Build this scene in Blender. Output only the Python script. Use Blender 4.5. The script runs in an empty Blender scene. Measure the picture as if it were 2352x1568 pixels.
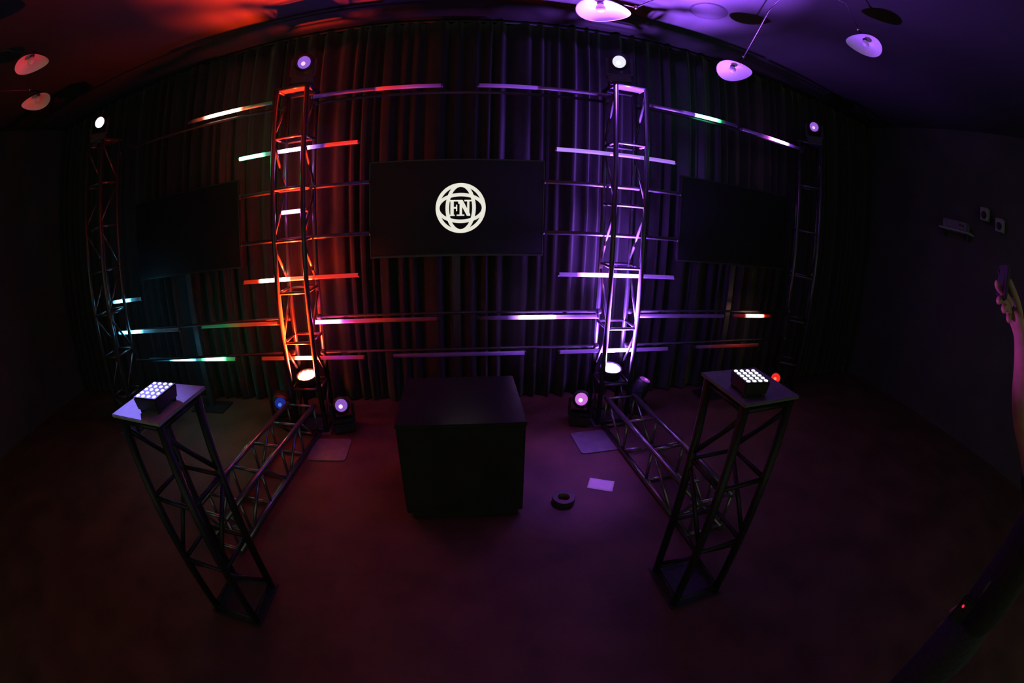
import bpy, bmesh, math, random
from math import sin, cos, pi, radians
from mathutils import Vector, Matrix

random.seed(7)
scene = bpy.context.scene
COL = scene.collection

# ------------------------------------------------------------------ camera
# 15 mm equisolid fisheye on a 36 mm wide sensor, held at 1.85 m, looking a little down and to one side of the stage axis
CAM = Vector((0.0, 0.0, 1.85))
PITCH, YAW, ROLL = radians(-18.4), radians(7.42), radians(1.11)


def cam_axis(c):
    x, y, z = c
    x, z = cos(ROLL) * x - sin(ROLL) * z, sin(ROLL) * x + cos(ROLL) * z
    y, z = cos(PITCH) * y - sin(PITCH) * z, sin(PITCH) * y + cos(PITCH) * z
    x, y = cos(YAW) * x + sin(YAW) * y, -sin(YAW) * x + cos(YAW) * y
    return Vector((x, y, z))


cd = bpy.data.cameras.new('camera')
cd.type = 'PANO'
cd.panorama_type = 'FISHEYE_EQUISOLID'
cd.fisheye_lens = 15.0
cd.fisheye_fov = radians(200)
cd.sensor_width = 36.0
cd.sensor_fit = 'HORIZONTAL'
cam = bpy.data.objects.new('camera', cd)
COL.objects.link(cam)
R_, F_, U_ = cam_axis((1, 0, 0)), cam_axis((0, 1, 0)), cam_axis((0, 0, 1))
cam.matrix_world = Matrix(((R_.x, U_.x, -F_.x, CAM.x), (R_.y, U_.y, -F_.y, CAM.y), (R_.z, U_.z, -F_.z, CAM.z), (0, 0, 0, 1)))
scene.camera = cam

# ------------------------------------------------------------------ world, exposure
world = bpy.data.worlds.new('world')
scene.world = world
world.use_nodes = True
WORLD_RGB = (0.21, 0.24, 0.15)   # added dim greenish fill that lifts the blacks, entering by the room's open end
world.node_tree.nodes['Background'].inputs[0].default_value = (*WORLD_RGB, 1)
world.node_tree.nodes['Background'].inputs[1].default_value = 1.0
vs = scene.view_settings
vs.view_transform = 'Standard'
vs.look = 'None'
vs.exposure = 0.0
vs.gamma = 1.0
vs.use_curve_mapping = False
try:
    scene.cycles.use_denoising = True
    scene.cycles.max_bounces = 3
    scene.cycles.diffuse_bounces = 1
    scene.cycles.glossy_bounces = 2
    scene.cycles.sample_clamp_indirect = 4.0
except Exception:
    pass

# light levels of the fixtures (used by their builders further down)
RED, VIOLET = (1.0, 0.030, 0.004), (0.30, 0.085, 1.0)
PAR_RED_W, PAR_VIOLET_W = (18500.0, 560.0), (26000.0, 1300.0)   # (beam, side spill)

# ------------------------------------------------------------------ helpers


def link(o, parent=None, mat=None):
    COL.objects.link(o)
    if parent is not None:
        o.parent = parent
    if mat is not None and o.type == 'MESH' and not o.data.materials:
        o.data.materials.append(mat)
    return o


def obj(name, me, mat=None, parent=None, M=None):
    o = bpy.data.objects.new(name, me)
    link(o, parent, mat)
    if M is not None:
        o.matrix_local = M
    return o


def thing(name, label, cat, M=None, group=None):
    o = bpy.data.objects.new(name, None)
    o.empty_display_size = 0.1
    COL.objects.link(o)
    if M is not None:
        o.matrix_world = M
    return tag(o, label, cat, group)


def tag(o, label, cat, group=None):
    o['label'] = label
    o['category'] = cat
    if group:
        o['group'] = group
    return o


def mesh_of(bm, name, smooth=False):
    bmesh.ops.recalc_face_normals(bm, faces=bm.faces)
    me = bpy.data.meshes.new(name)
    bm.to_mesh(me)
    bm.free()
    if smooth:
        for p in me.polygons:
            p.use_smooth = True
    return me


def add_box(bm, c, s, M=None):
    vs_ = bmesh.ops.create_cube(bm, size=1.0)['verts']
    for v in vs_:
        v.co = Vector((v.co.x * s[0] + c[0], v.co.y * s[1] + c[1], v.co.z * s[2] + c[2]))
        if M:
            v.co = M @ v.co
    return vs_


def box_mesh(name, c, s, bevel=0.0, seg=2):
    bm = bmesh.new()
    add_box(bm, c, s)
    if bevel:
        bmesh.ops.bevel(bm, geom=bm.edges[:], offset=bevel, segments=seg, affect='EDGES', clamp_overlap=True)
    return mesh_of(bm, name)


def ring_verts(bm, M, r, n, z):
    return [bm.verts.new(M @ Vector((r * cos(2 * pi * k / n), r * sin(2 * pi * k / n), z))) for k in range(n)]


def add_lathe(bm, prof, n=24, M=None, cap=True):
    """prof: list of (radius, z)"""
    M = M or Matrix.Identity(4)
    rings = []
    for r, z in prof:
        if r < 1e-6:
            rings.append([bm.verts.new(M @ Vector((0, 0, z)))])
        else:
            rings.append(ring_verts(bm, M, r, n, z))
    for a, b in zip(rings, rings[1:]):
        for k in range(n):
            j = (k + 1) % n
            if len(a) == 1 and len(b) == 1:
                continue
            if len(a) == 1:
                bm.faces.new((a[0], b[k], b[j]))
            elif len(b) == 1:
                bm.faces.new((a[k], a[j], b[0]))
            else:
                bm.faces.new((a[k], a[j], b[j], b[k]))
    if cap:
        for rg in (rings[0], rings[-1]):
            if len(rg) > 2:
                bm.faces.new(rg)


def lathe_mesh(name, prof, n=24, M=None, smooth=True, cap=True):
    bm = bmesh.new()
    add_lathe(bm, prof, n, M, cap)
    me = mesh_of(bm, name, smooth)
    return me


def aim(p0, p1):
    """matrix whose +Z runs from p0 to p1, origin p0"""
    d = (Vector(p1) - Vector(p0))
    return Matrix.Translation(Vector(p0)) @ d.to_track_quat('Z', 'Y').to_matrix().to_4x4()


_rods = {}


def rod_mesh(L, r, n=10, mat=None):
    key = (round(L, 4), r, n, mat.name if mat else '')
    if key not in _rods:
        bm = bmesh.new()
        add_lathe(bm, [(r, 0), (r, L)], n)
        me = mesh_of(bm, 'rod')
        for p in me.polygons:
            p.use_smooth = len(p.vertices) == 4
        if mat:
            me.materials.append(mat)
        _rods[key] = me
    return _rods[key]


def rod(name, p0, p1, r, mat, parent=None, n=10):
    L = (Vector(p1) - Vector(p0)).length
    return obj(name, rod_mesh(L, r, n, mat), None, parent, aim(p0, p1))


def add_tube_path(bm, pts, r, n=8):
    pts = [Vector(p) for p in pts]
    prev = None
    rings = []
    for i, p in enumerate(pts):
        a = pts[max(i - 1, 0)]
        b = pts[min(i + 1, len(pts) - 1)]
        q = (b - a).to_track_quat('Z', 'Y').to_matrix().to_4x4()
        rings.append(ring_verts(bm, Matrix.Translation(p) @ q, r if not callable(r) else r(i), n, 0))
    for a, b in zip(rings, rings[1:]):
        # match closest start vertex to avoid twisting
        off = min(range(n), key=lambda s: (b[s].co - a[0].co).length)
        for k in range(n):
            bm.faces.new((a[k], a[(k + 1) % n], b[(k + 1 + off) % n], b[(k + off) % n]))
    bm.faces.new(rings[0])
    bm.faces.new(rings[-1])


# ------------------------------------------------------------------ materials


def principled(name, color, rough=0.6, metal=0.0, spec=0.5, noise=0.0, scale=8.0, bump=0.0, bscale=60.0, sheen=0.0):
    m = bpy.data.materials.new(name)
    m.use_nodes = True
    nt = m.node_tree
    b = nt.nodes['Principled BSDF']
    b.inputs['Base Color'].default_value = (*color, 1)
    b.inputs['Roughness'].default_value = rough
    b.inputs['Metallic'].default_value = metal
    b.inputs['Specular IOR Level'].default_value = spec
    if sheen:
        b.inputs['Sheen Weight'].default_value = sheen
    tc = nt.nodes.new('ShaderNodeTexCoord')
    if noise:
        n = nt.nodes.new('ShaderNodeTexNoise')
        n.inputs['Scale'].default_value = scale
        n.inputs['Detail'].default_value = 6
        r = nt.nodes.new('ShaderNodeValToRGB')
        r.color_ramp.elements[0].position = 0.3
        r.color_ramp.elements[1].position = 0.7
        r.color_ramp.elements[0].color = (*[max(0, c * (1 - noise)) for c in color], 1)
        r.color_ramp.elements[1].color = (*[min(1, c * (1 + noise)) for c in color], 1)
        nt.links.new(tc.outputs['Object'], n.inputs['Vector'])
        nt.links.new(n.outputs['Fac'], r.inputs['Fac'])
        nt.links.new(r.outputs['Color'], b.inputs['Base Color'])
    if bump:
        n2 = nt.nodes.new('ShaderNodeTexNoise')
        n2.inputs['Scale'].default_value = bscale
        n2.inputs['Detail'].default_value = 4
        bp = nt.nodes.new('ShaderNodeBump')
        bp.inputs['Strength'].default_value = bump
        bp.inputs['Distance'].default_value = 0.01
        nt.links.new(tc.outputs['Object'], n2.inputs['Vector'])
        nt.links.new(n2.outputs['Fac'], bp.inputs['Height'])
        nt.links.new(bp.outputs['Normal'], b.inputs['Normal'])
    return m


def emitter(name, color, strength, base=(0.02, 0.02, 0.02), sample=False):
    m = bpy.data.materials.new(name)
    m.use_nodes = True
    b = m.node_tree.nodes['Principled BSDF']
    b.inputs['Base Color'].default_value = (*base, 1)
    b.inputs['Roughness'].default_value = 0.4
    b.inputs['Emission Color'].default_value = (*color, 1)
    b.inputs['Emission Strength'].default_value = strength
    if not sample:
        m.cycles.emission_sampling = 'NONE'
    return m


M = {}
M['floor'] = principled('floor_boards', (0.088, 0.046, 0.028), 0.62, 0, 0.35, noise=0.35, scale=3.0, bump=0.15, bscale=40)
M['ceiling'] = principled('ceiling_plaster', (0.030, 0.0295, 0.029), 0.8, 0, 0.3, noise=0.06, scale=2.0, bump=0.1, bscale=12)
M['wall'] = principled('dark_wall_paint', (0.05, 0.05, 0.046), 0.6, 0, 0.4, noise=0.2, scale=2.0)
M['drape'] = principled('black_drape_cloth', (0.022, 0.022, 0.021), 0.85, 0, 0.2, noise=0.15, scale=14, bump=0.08, bscale=300, sheen=0.15)
M['truss'] = principled('truss_black_paint', (0.036, 0.036, 0.037), 0.28, 0.0, 0.7, noise=0.15, scale=20)
M['truss_shaded'] = principled('truss_black_shaded', (0.016, 0.016, 0.017), 0.45, 0.0, 0.35, noise=0.15, scale=20)  # truss paint darkened, so the shade on the table legs sits in its colour
M['truss_raw'] = principled('truss_bare_aluminium', (0.26, 0.26, 0.27), 0.25, 0.8, 0.5, noise=0.1, scale=20)
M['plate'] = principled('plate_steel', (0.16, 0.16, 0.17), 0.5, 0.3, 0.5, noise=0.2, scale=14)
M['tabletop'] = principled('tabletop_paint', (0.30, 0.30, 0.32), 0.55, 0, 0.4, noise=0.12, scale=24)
M['black'] = principled('black_plastic', (0.018, 0.018, 0.019), 0.45, 0, 0.5, noise=0.2, scale=30)
M['black_metal'] = principled('black_powder_coat', (0.03, 0.03, 0.032), 0.5, 0.2, 0.5, noise=0.2, scale=40, bump=0.05, bscale=400)
M['laminate'] = principled('black_laminate', (0.02, 0.02, 0.022), 0.30, 0, 0.35, noise=0.25, scale=5)
M['screen'] = principled('screen_glass', (0.006, 0.006, 0.007), 0.5, 0, 0.2, noise=0.1, scale=2)
M['tube'] = principled('tube_diffuser', (0.055, 0.055, 0.057), 0.4, 0, 0.5, noise=0.05, scale=30)
M['shade_in'] = principled('shade_white_enamel', (0.78, 0.77, 0.75), 0.4, 0, 0.5, noise=0.03, scale=20)
M['shade_out'] = principled('shade_black_enamel', (0.02, 0.02, 0.02), 0.4, 0, 0.5, noise=0.1, scale=20)
M['bulb'] = principled('bulb_frosted_glass', (0.7, 0.7, 0.68), 0.25, 0, 0.5, noise=0.03, scale=20)
M['brass'] = principled('joint_brass', (0.75, 0.6, 0.35), 0.25, 1.0, 0.5, noise=0.05, scale=30)
M['paper'] = principled('paper_sheet', (0.75, 0.74, 0.72), 0.8, 0, 0.2, noise=0.04, scale=20)
M['tape'] = principled('gaffer_tape', (0.03, 0.03, 0.033), 0.3, 0, 0.5, noise=0.2, scale=60)
M['skin'] = principled('skin', (0.42, 0.24, 0.18), 0.5, 0, 0.4, noise=0.1, scale=40, bump=0.05, bscale=200)
M['shirt'] = principled('black_cotton', (0.02, 0.02, 0.02), 0.9, 0, 0.2, noise=0.2, scale=30)
M['jeans'] = principled('dark_denim', (0.03, 0.032, 0.04), 0.9, 0, 0.2, noise=0.25, scale=60)
M['hair'] = principled('dark_hair', (0.03, 0.022, 0.016), 0.5, 0, 0.4, noise=0.3, scale=90)
M['emblem'] = emitter('emblem_light', (0.86, 0.84, 0.73), 0.92)

# ------------------------------------------------------------------ setting
X0, X1, Y0, Y1, ZC = -5.6, 5.6, -3.2, 4.1, 3.69


def structure(name, me, mat):
    o = obj(name, me, mat)
    o['kind'] = 'structure'
    return o


structure('floor', box_mesh('floor', ((X0 + X1) / 2, (Y0 + Y1) / 2, -0.05), (X1 - X0, Y1 - Y0, 0.1)), M['floor'])
structure('ceiling', box_mesh('ceiling', ((X0 + X1) / 2, (Y0 + Y1) / 2, ZC + 0.05), (X1 - X0, Y1 - Y0, 0.1)), M['ceiling'])
structure('wall_back', box_mesh('wall_back', ((X0 + X1) / 2, Y1 + 0.05, ZC / 2), (X1 - X0, 0.1, ZC)), M['wall'])
structure('wall_left', box_mesh('wall_left', (X0 - 0.05, (Y0 + Y1) / 2, ZC / 2), (0.1, Y1 - Y0, ZC)), M['wall'])
structure('wall_right', box_mesh('wall_right', (X1 + 0.05, (Y0 + Y1) / 2, ZC / 2), (0.1, Y1 - Y0, ZC)), M['wall'])

# black stage curtain: one hanging, made of several drapes on a rail
CY = 3.80
curtain = thing('stage_curtain', 'black pleated stage curtain hanging from ceiling to floor behind the towers', 'curtain', Matrix.Translation((0, CY, 0)))
ND = 7
WD = (X1 - X0 - 0.3) / ND
for i in range(ND):
    bm = bmesh.new()
    rnd = random.Random(40 + i)
    nx = 190
    xs = [i * WD + X0 + 0.15 + WD * k / nx for k in range(nx + 1)]
    ph, warp = rnd.random() * 6, [rnd.random() * 6 for _ in range(3)]
    zs = [0.012, 0.5, 1.0, 1.6, 2.3, 3.0, 3.45, ZC - 0.03]
    grid = []
    for z in zs:
        t = z / ZC
        row = []
        for k, x in enumerate(xs):
            u = (x - xs[0])
            w = 2 * pi * u / 0.150 + 1.3 * sin(2 * pi * u / 0.71 + warp[0]) + 0.9 * sin(2 * pi * u / 0.37 + warp[1]) + 0.25 * sin(3 * t + warp[2])
            amp = 0.038 + 0.014 * sin(2 * pi * u / 0.53 + warp[1]) + 0.012 * (1 - t)
            edge = min(1.0, min(k, nx - k) / 6.0)
            row.append(bm.verts.new((x, amp * edge * (sin(w + ph) + 0.22 * sin(2 * w)), z)))
        grid.append(row)
    for a, b in zip(grid, grid[1:]):
        for k in range(nx):
            bm.faces.new((a[k], a[k + 1], b[k + 1], b[k]))
    me = mesh_of(bm, 'drape', True)
    d = obj('drape', me, M['drape'], curtain)
    so = d.modifiers.new('thickness', 'SOLIDIFY')
    so.thickness = 0.003
rod('curtain_rail', (X0 + 0.1, 0, ZC - 0.02), (X1 - 0.1, 0, ZC - 0.02), 0.016, M['black_metal'], curtain)

# ------------------------------------------------------------------ box truss
S = 0.265      # chord spacing
RC, RB = 0.021, 0.012


def truss_parts(root, length, levels, m, top_z=None, flip=0):
    h = S / 2
    cs = [(-h, -h), (h, -h), (h, h), (-h, h)]
    for cx, cy in cs:
        rod('chord', (cx, cy, 0), (cx, cy, length), RC, m, root, 14)
    for z in levels:
        for k in range(4):
            a, b = cs[k], cs[(k + 1) % 4]
            rod('cross_brace', (a[0], a[1], z), (b[0], b[1], z), RB, m, root)
    for i, (z0, z1) in enumerate(zip(levels, levels[1:])):
        for k in (1, 3):                         # ladder rungs front and back, diagonals on the two sides only
            a, b = cs[k], cs[(k + 1) % 4]
            if ((i + flip) % 2 == 1) == (k == 1):
                a, b = b, a
            rod('diagonal_brace', (a[0], a[1], z0 + 0.03), (b[0], b[1], z1 - 0.03), RB, m, root)


def tower(loc, rotz, label, levels, height=2.89, flip=0):
    root = thing('truss_tower', label, 'truss tower', Matrix.Translation(loc) @ Matrix.Rotation(rotz, 4, 'Z'), 'upright truss towers')
    obj('base_plate', box_mesh('base_plate', (0, 0, 0.005), (0.36, 0.36, 0.01), 0.003), M['plate'], root)
    r = root
    h = height - 0.01
    truss_parts(r, height, levels, M['truss'], flip=flip)
    obj('top_plate', box_mesh('top_plate', (0, 0, height + 0.006), (0.31, 0.31, 0.012), 0.003), M['black_metal'], root)
    return root


YT = 3.272
LV_L = [0.03 + 0.0] + [0.41 + 0.413 * k for k in range(7)]
LV_R = [0.03] + [0.385 + 0.502 * k for k in range(6)]
TWR = {
    'red': ((-1.333, YT, 0), 0.0, LV_L, 'box truss tower glowing red from a lamp in its foot', 0),
    'violet': ((1.318, YT, 0), 0.0, LV_R, 'box truss tower glowing violet from a lamp in its foot', 0),
    'blue': ((-3.505, 2.985, 0), 0.0, LV_L, 'dark outer truss tower with two cyan-white tube lights, beyond the blue-lit table', 1),
    'far': ((3.70, 3.45, 0), radians(-40), LV_R, 'unlit dark outer truss tower beyond the table by the red-ended tube', 0),
}
for k, (loc, rz, lv, lab, fl) in TWR.items():
    tower(loc, rz, lab, lv, flip=fl)

# trusses lying on the floor, running from the tower feet towards the tables
def floor_truss(p0, p1, label, step, flip):
    a, b = Vector(p0), Vector(p1)
    d = (b - a).normalized()
    side = d.cross(Vector((0, 0, 1))).normalized()
    up = Vector((0, 0, 1))
    Mx = Matrix((( side.x, up.x, d.x, a.x), (side.y, up.y, d.y, a.y), (side.z, up.z, d.z, a.z), (0, 0, 0, 1)))
    root = thing('floor_truss', label, 'truss', Mx, 'trusses lying on the floor')
    L = (b - a).length
    n = int((L - 0.04) / step)
    lv = [0.02 + step * k for k in range(n + 1)]
    if L - lv[-1] > 0.12:
        lv.append(L - 0.02)
    truss_parts(root, L, lv, M['truss_raw'], flip=flip)
    return root


ZF = S / 2 + RC
floor_truss((-1.39, 3.105, ZF), (-1.55, 1.60, ZF), 'box truss lying on the floor in front of the red-lit tower', 0.325, 0)
floor_truss((1.355, 3.105, ZF), (1.462, 1.60, ZF), 'box truss lying on the floor in front of the violet-lit tower', 0.42, 1)

# truss tables
def truss_table(loc, rz, label, size, topmat):
    root = thing('truss_table', label, 'table', Matrix.Translation(loc) @ Matrix.Rotation(rz, 4, 'Z'), 'tables made of upright truss')
    obj('base_plate', box_mesh('base_plate', (0, 0, 0.005), (0.33, 0.33, 0.01), 0.003), M['black_metal'], root)
    truss_parts(root, 1.205, [0.04, 0.42, 0.80, 1.175], M['truss_shaded'], flip=1)
    obj('tabletop', box_mesh('tabletop', (0, 0, 1.2125), (size, size, 0.015), 0.003), topmat, root)
    return root


truss_table((-1.262, 1.239, 0), radians(-5), 'truss table with a pale square top washed in blue light', 0.338, M['tabletop'])
truss_table((1.156, 1.265, 0), radians(2), 'dim truss table with a square top coloured darker for shade, before the violet side', 0.322, M['plate'])  # same kind of top as the other table; darker colour stands in for shade

# crossbars carrying the tube lights from tower to tower
def crossbar(x0, y0, x1, y1, z, label):
    root = thing('crossbar', label, 'pipe', Matrix.Translation((x0, y0, z)), 'crossbars between the towers')
    pipe = rod('pipe', (0, 0, 0), (x1 - x0, y1 - y0, 0), 0.012, M['black_metal'], root)
    for t in (0.004, 0.996):
        c = obj('clamp', lathe_mesh('clamp', [(0.02, -0.02), (0.024, -0.014), (0.024, 0.014), (0.02, 0.02)], 14), M['black_metal'], root,
                Matrix.Translation(((x1 - x0) * t, (y1 - y0) * t, 0)) @ Matrix.Rotation(pi / 2, 4, 'Y'))


YB = 3.335
for z, nm in ((2.775, 'highest'), (0.985, 'middle'), (0.675, 'lowest')):
    crossbar(-3.40, 3.16, -1.47, YB, z, f'{nm} thin black crossbar from the red tower out to the cyan-lit tower')
    crossbar(-1.195, YB, 1.18, YB, z, f'{nm} thin black crossbar spanning between the red and violet towers')
    crossbar(1.455, YB, 3.51, 3.395, z, f'{nm} thin black crossbar from the violet tower out to the unlit tower')

# ------------------------------------------------------------------ LED tube lights
CYAN, GREEN, PINK, ORANGE = (0.12, 0.60, 1.0), (0.08, 0.95, 0.28), (1.0, 0.16, 0.80), (1.0, 0.15, 0.07)
HR, WVIO, MAG = (1.0, 0.5, 0.36), (0.62, 0.30, 1.0), (0.85, 0.10, 0.95)
TR = 0.0165


def tube_material(name, x0, x1, stops):
    """stops: (x in metres along the world axis, colour, strength); strength is interpolated between the stops"""
    m = bpy.data.materials.new(name)
    m.use_nodes = True
    nt = m.node_tree
    b = nt.nodes['Principled BSDF']
    b.inputs['Base Color'].default_value = (0.055, 0.055, 0.057, 1)
    b.inputs['Roughness'].default_value = 0.4
    tc = nt.nodes.new('ShaderNodeTexCoord')
    sp = nt.nodes.new('ShaderNodeSeparateXYZ')
    nt.links.new(tc.outputs['Object'], sp.inputs[0])
    mr = nt.nodes.new('ShaderNodeMapRange')
    mr.inputs['From Min'].default_value = 0
    mr.inputs['From Max'].default_value = x1 - x0
    nt.links.new(sp.outputs['Z'], mr.inputs['Value'])
    rc, rs = nt.nodes.new('ShaderNodeValToRGB'), nt.nodes.new('ShaderNodeValToRGB')
    smax = max(s for _, _, s in stops) or 1.0
    for r in (rc, rs):
        while len(r.color_ramp.elements) < len(stops):
            r.color_ramp.elements.new(0.5)
    for i, (x, c, s) in enumerate(stops):
        p = min(1, max(0, (x - x0) / (x1 - x0)))
        rc.color_ramp.elements[i].position = p
        rs.color_ramp.elements[i].position = p
    for i, (x, c, s) in enumerate(stops):
        rc.color_ramp.elements[i].color = (*c, 1)
        v = math.sqrt(s / smax)
        rs.color_ramp.elements[i].color = (v, v, v, 1)
    nt.links.new(mr.outputs[0], rc.inputs['Fac'])
    nt.links.new(mr.outputs[0], rs.inputs['Fac'])
    sq = nt.nodes.new('ShaderNodeMath')
    sq.operation = 'POWER'
    sq.inputs[1].default_value = 2.0
    nt.links.new(rs.outputs['Color'], sq.inputs[0])
    mu = nt.nodes.new('ShaderNodeMath')
    mu.operation = 'MULTIPLY'
    mu.inputs[1].default_value = smax
    nt.links.new(sq.outputs[0], mu.inputs[0])
    nt.links.new(rc.outputs['Color'], b.inputs['Emission Color'])
    nt.links.new(mu.outputs[0], b.inputs['Emission Strength'])
    return m


cap_me = lathe_mesh('end_cap', [(0.010, -0.004), (TR + 0.002, 0), (TR + 0.002, 0.014), (0.010, 0.016)], 14)
clip_me = box_mesh('clip', (0, 0, 0), (0.022, 0.05, 0.02), 0.003)
for me_ in (cap_me, clip_me):
    me_.materials.append(M['black'])


def led_tube(x0, x1, z, label, stops=None, y=3.285, y2=None):
    y2 = y if y2 is None else y2
    p0, p1 = Vector((x0, y, z)), Vector((x1, y2, z))
    root = thing('led_tube', label, 'tube light', aim(p0, p1), 'horizontal LED tube lights')
    L = (p1 - p0).length
    if stops:
        mat = tube_material('tube_glow', x0, x0 + L, stops)
    else:
        mat = M['tube']
    obj('diffuser', rod_mesh(L, TR, 14, mat), None, root)
    obj('end_cap', cap_me, None, root, Matrix.Translation((0, 0, -0.008)))
    obj('end_cap', cap_me, None, root, Matrix.Translation((0, 0, L - 0.006)))
    # clips reach back (world +Y) to the crossbar or the truss
    inv = root.matrix_world.to_3x3().inverted()
    back = inv @ Vector((0, 1, 0))
    for t in (0.25, 0.75):
        Mt = Matrix.Translation(Vector((0, 0, L * t)) + back * 0.03) @ Matrix(((inv @ Vector((1, 0, 0))), back, (inv @ Vector((0, 0, 1))))).transposed().to_4x4()
        obj('clip', clip_me, None, root, Mt)
    return root


K = (0, 0, 0)
HOT = 16.0
led_tube(-2.44, -1.56, 2.835, 'tube light glowing red, upper span between the cyan-lit and red towers',
         [(-2.44, ORANGE, 0.0), (-2.28, ORANGE, 0.4), (-2.19, HR, HOT), (-1.93, HR, HOT), (-1.84, ORANGE, 0.6), (-1.76, GREEN, 0.06), (-1.58, GREEN, 0.03)], y=3.22, y2=3.285)
led_tube(-1.20, -0.15, 2.822, 'faint tube light, dim blue turning red, upper span next to the red tower',
         [(-1.20, VIOLET, 0.09), (-0.68, VIOLET, 0.02), (-0.655, RED, 0.9), (-0.5, (1, .03, .08), 0.5), (-0.15, MAG, 0.06)])
led_tube(0.13, 1.18, 2.822, 'faint tube light, violet at one end, upper span next to the violet tower',
         [(0.13, VIOLET, 0.12), (0.3, VIOLET, 0.35), (0.58, VIOLET, 0.55), (0.60, MAG, 0.012), (1.18, MAG, 0.008)])
led_tube(1.50, 2.47, 2.795, 'tube light with a green glowing stretch, upper span beside the violet tower',
         [(1.50, VIOLET, 0.01), (1.84, VIOLET, 0.02), (1.88, VIOLET, 0.5), (1.985, VIOLET, 0.45), (2.02, (.1, 1, .5), HOT), (2.22, (.1, 1, .5), HOT), (2.29, GREEN, 0.15), (2.34, VIOLET, 0.05), (2.47, VIOLET, 0.02)])
led_tube(2.54, 3.47, 2.780, 'tube light with a magenta-white glowing stretch, upper span by the unlit tower',
         [(2.54, VIOLET, 0.03), (2.80, VIOLET, 0.1), (2.90, MAG, 0.8), (2.95, MAG, HOT), (3.17, WVIO, HOT), (3.24, VIOLET, 0.6), (3.33, VIOLET, 0.05), (3.47, VIOLET, 0.0)], y=3.30, y2=3.335)
led_tube(-1.875, -0.785, 2.387, 'tube light glowing green, violet and red through the top of the red tower',
         [(-1.875, GREEN, HOT), (-1.64, GREEN, HOT), (-1.60, GREEN, 0.5), (-1.52, WVIO, 0.2), (-1.46, WVIO, 3), (-1.42, WVIO, HOT), (-1.22, WVIO, HOT), (-1.19, WVIO, 2), (-1.08, VIOLET, 0.15), (-1.05, RED, 0.9), (-0.785, RED, 0.9)])
led_tube(0.74, 1.79, 2.312, 'evenly violet glowing tube light through the top of the violet tower',
         [(0.74, (.50, .26, 1), 0.95), (1.79, (.44, .20, 1), 0.75)])
led_tube(-1.86, -0.70, 2.055, 'unlit tube light through the red tower, under the green and violet one')
led_tube(0.66, 1.85, 2.043, 'unlit tube light through the violet tower, under the evenly violet one')
led_tube(-1.455, -1.215, 1.875, 'short magenta-white tube light inside the red tower',
         [(-1.455, PINK, 0.5), (-1.44, PINK, HOT), (-1.28, PINK, HOT), (-1.26, PINK, 1.0), (-1.215, PINK, 0.1)])
led_tube(-1.86, -0.69, 1.652, 'unlit tube light through the middle of the red tower')
led_tube(0.66, 1.845, 1.640, 'unlit tube light through the middle of the violet tower')
led_tube(-1.87, -0.795, 1.326, 'tube light glowing red with white-hot middle, crossing the red tower',
         [(-1.87, RED, 0.4), (-1.72, RED, 0.7), (-1.67, HR, HOT), (-1.44, HR, HOT), (-1.39, ORANGE, 1.6), (-1.22, ORANGE, 1.1), (-1.18, RED, 1.0), (-0.795, (1, .03, .03), 0.55)])
led_tube(0.79, 1.84, 1.304, 'tube light glowing pink and violet-white, crossing the violet tower',
         [(0.79, VIOLET, 0.55), (0.94, VIOLET, 0.9), (1.0, (1, .16, .7), HOT), (1.2, (1, .16, .7), HOT), (1.25, WVIO, 5), (1.50, WVIO, 4), (1.54, VIOLET, 0.8), (1.84, VIOLET, 0.4)])
led_tube(-3.615, -3.106, 1.296, 'short upper cyan-white tube light on the outer tower behind the blue-lit table',
         [(-3.615, CYAN, 0.2), (-3.51, CYAN, HOT), (-3.335, CYAN, HOT), (-3.27, CYAN, 0.4), (-3.155, CYAN, 0.05), (-3.106, CYAN, 0.2)], y=3.155)
led_tube(-3.605, -2.626, 0.975, 'lower cyan-white tube light on the outer tower behind the blue-lit table',
         [(-3.605, CYAN, 0.3), (-3.50, CYAN, HOT), (-3.235, CYAN, HOT), (-3.155, CYAN, 0.5), (-2.94, CYAN, 0.05), (-2.626, CYAN, 0.02)], y=3.155)
led_tube(-2.43, -1.56, 0.955, 'dim tube light fading from green to red beside the red tower',
         [(-2.43, GREEN, 0.08), (-2.15, GREEN, 0.12), (-1.95, (1, .15, .01), 0.25), (-1.8, RED, 0.35), (-1.56, RED, 0.5)])
led_tube(-1.235, -0.17, 0.952, 'tube light with a hot magenta end beside the red tower',
         [(-1.235, MAG, HOT), (-1.0, (1, .1, .8), HOT), (-0.95, MAG, 0.9), (-0.85, (1, .04, .2), 0.5), (-0.65, RED, 0.3), (-0.45, RED, 0.06), (-0.17, RED, 0.02)])
led_tube(0.15, 1.145, 0.951, 'tube light with a violet-white glowing stretch beside the violet tower',
         [(0.15, VIOLET, 0.0), (0.38, VIOLET, 0.15), (0.47, WVIO, 2), (0.51, WVIO, HOT), (0.745, WVIO, HOT), (0.79, WVIO, 1.4), (0.95, VIOLET, 0.6), (1.145, VIOLET, 0.7)])
led_tube(1.50, 2.46, 0.956, 'dim violet tube light fading away from the violet tower',
         [(1.50, VIOLET, 0.6), (1.62, VIOLET, 0.45), (1.9, VIOLET, 0.12), (2.46, VIOLET, 0.03)])
led_tube(2.58, 3.12, 0.956, 'tube light with one hot red stretch near the unlit tower',
         [(2.58, RED, 0.02), (2.74, RED, 0.15), (2.79, HR, HOT), (2.98, HR, HOT), (3.03, RED, 0.3), (3.12, RED, 0.02)], y=3.31)
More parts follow.
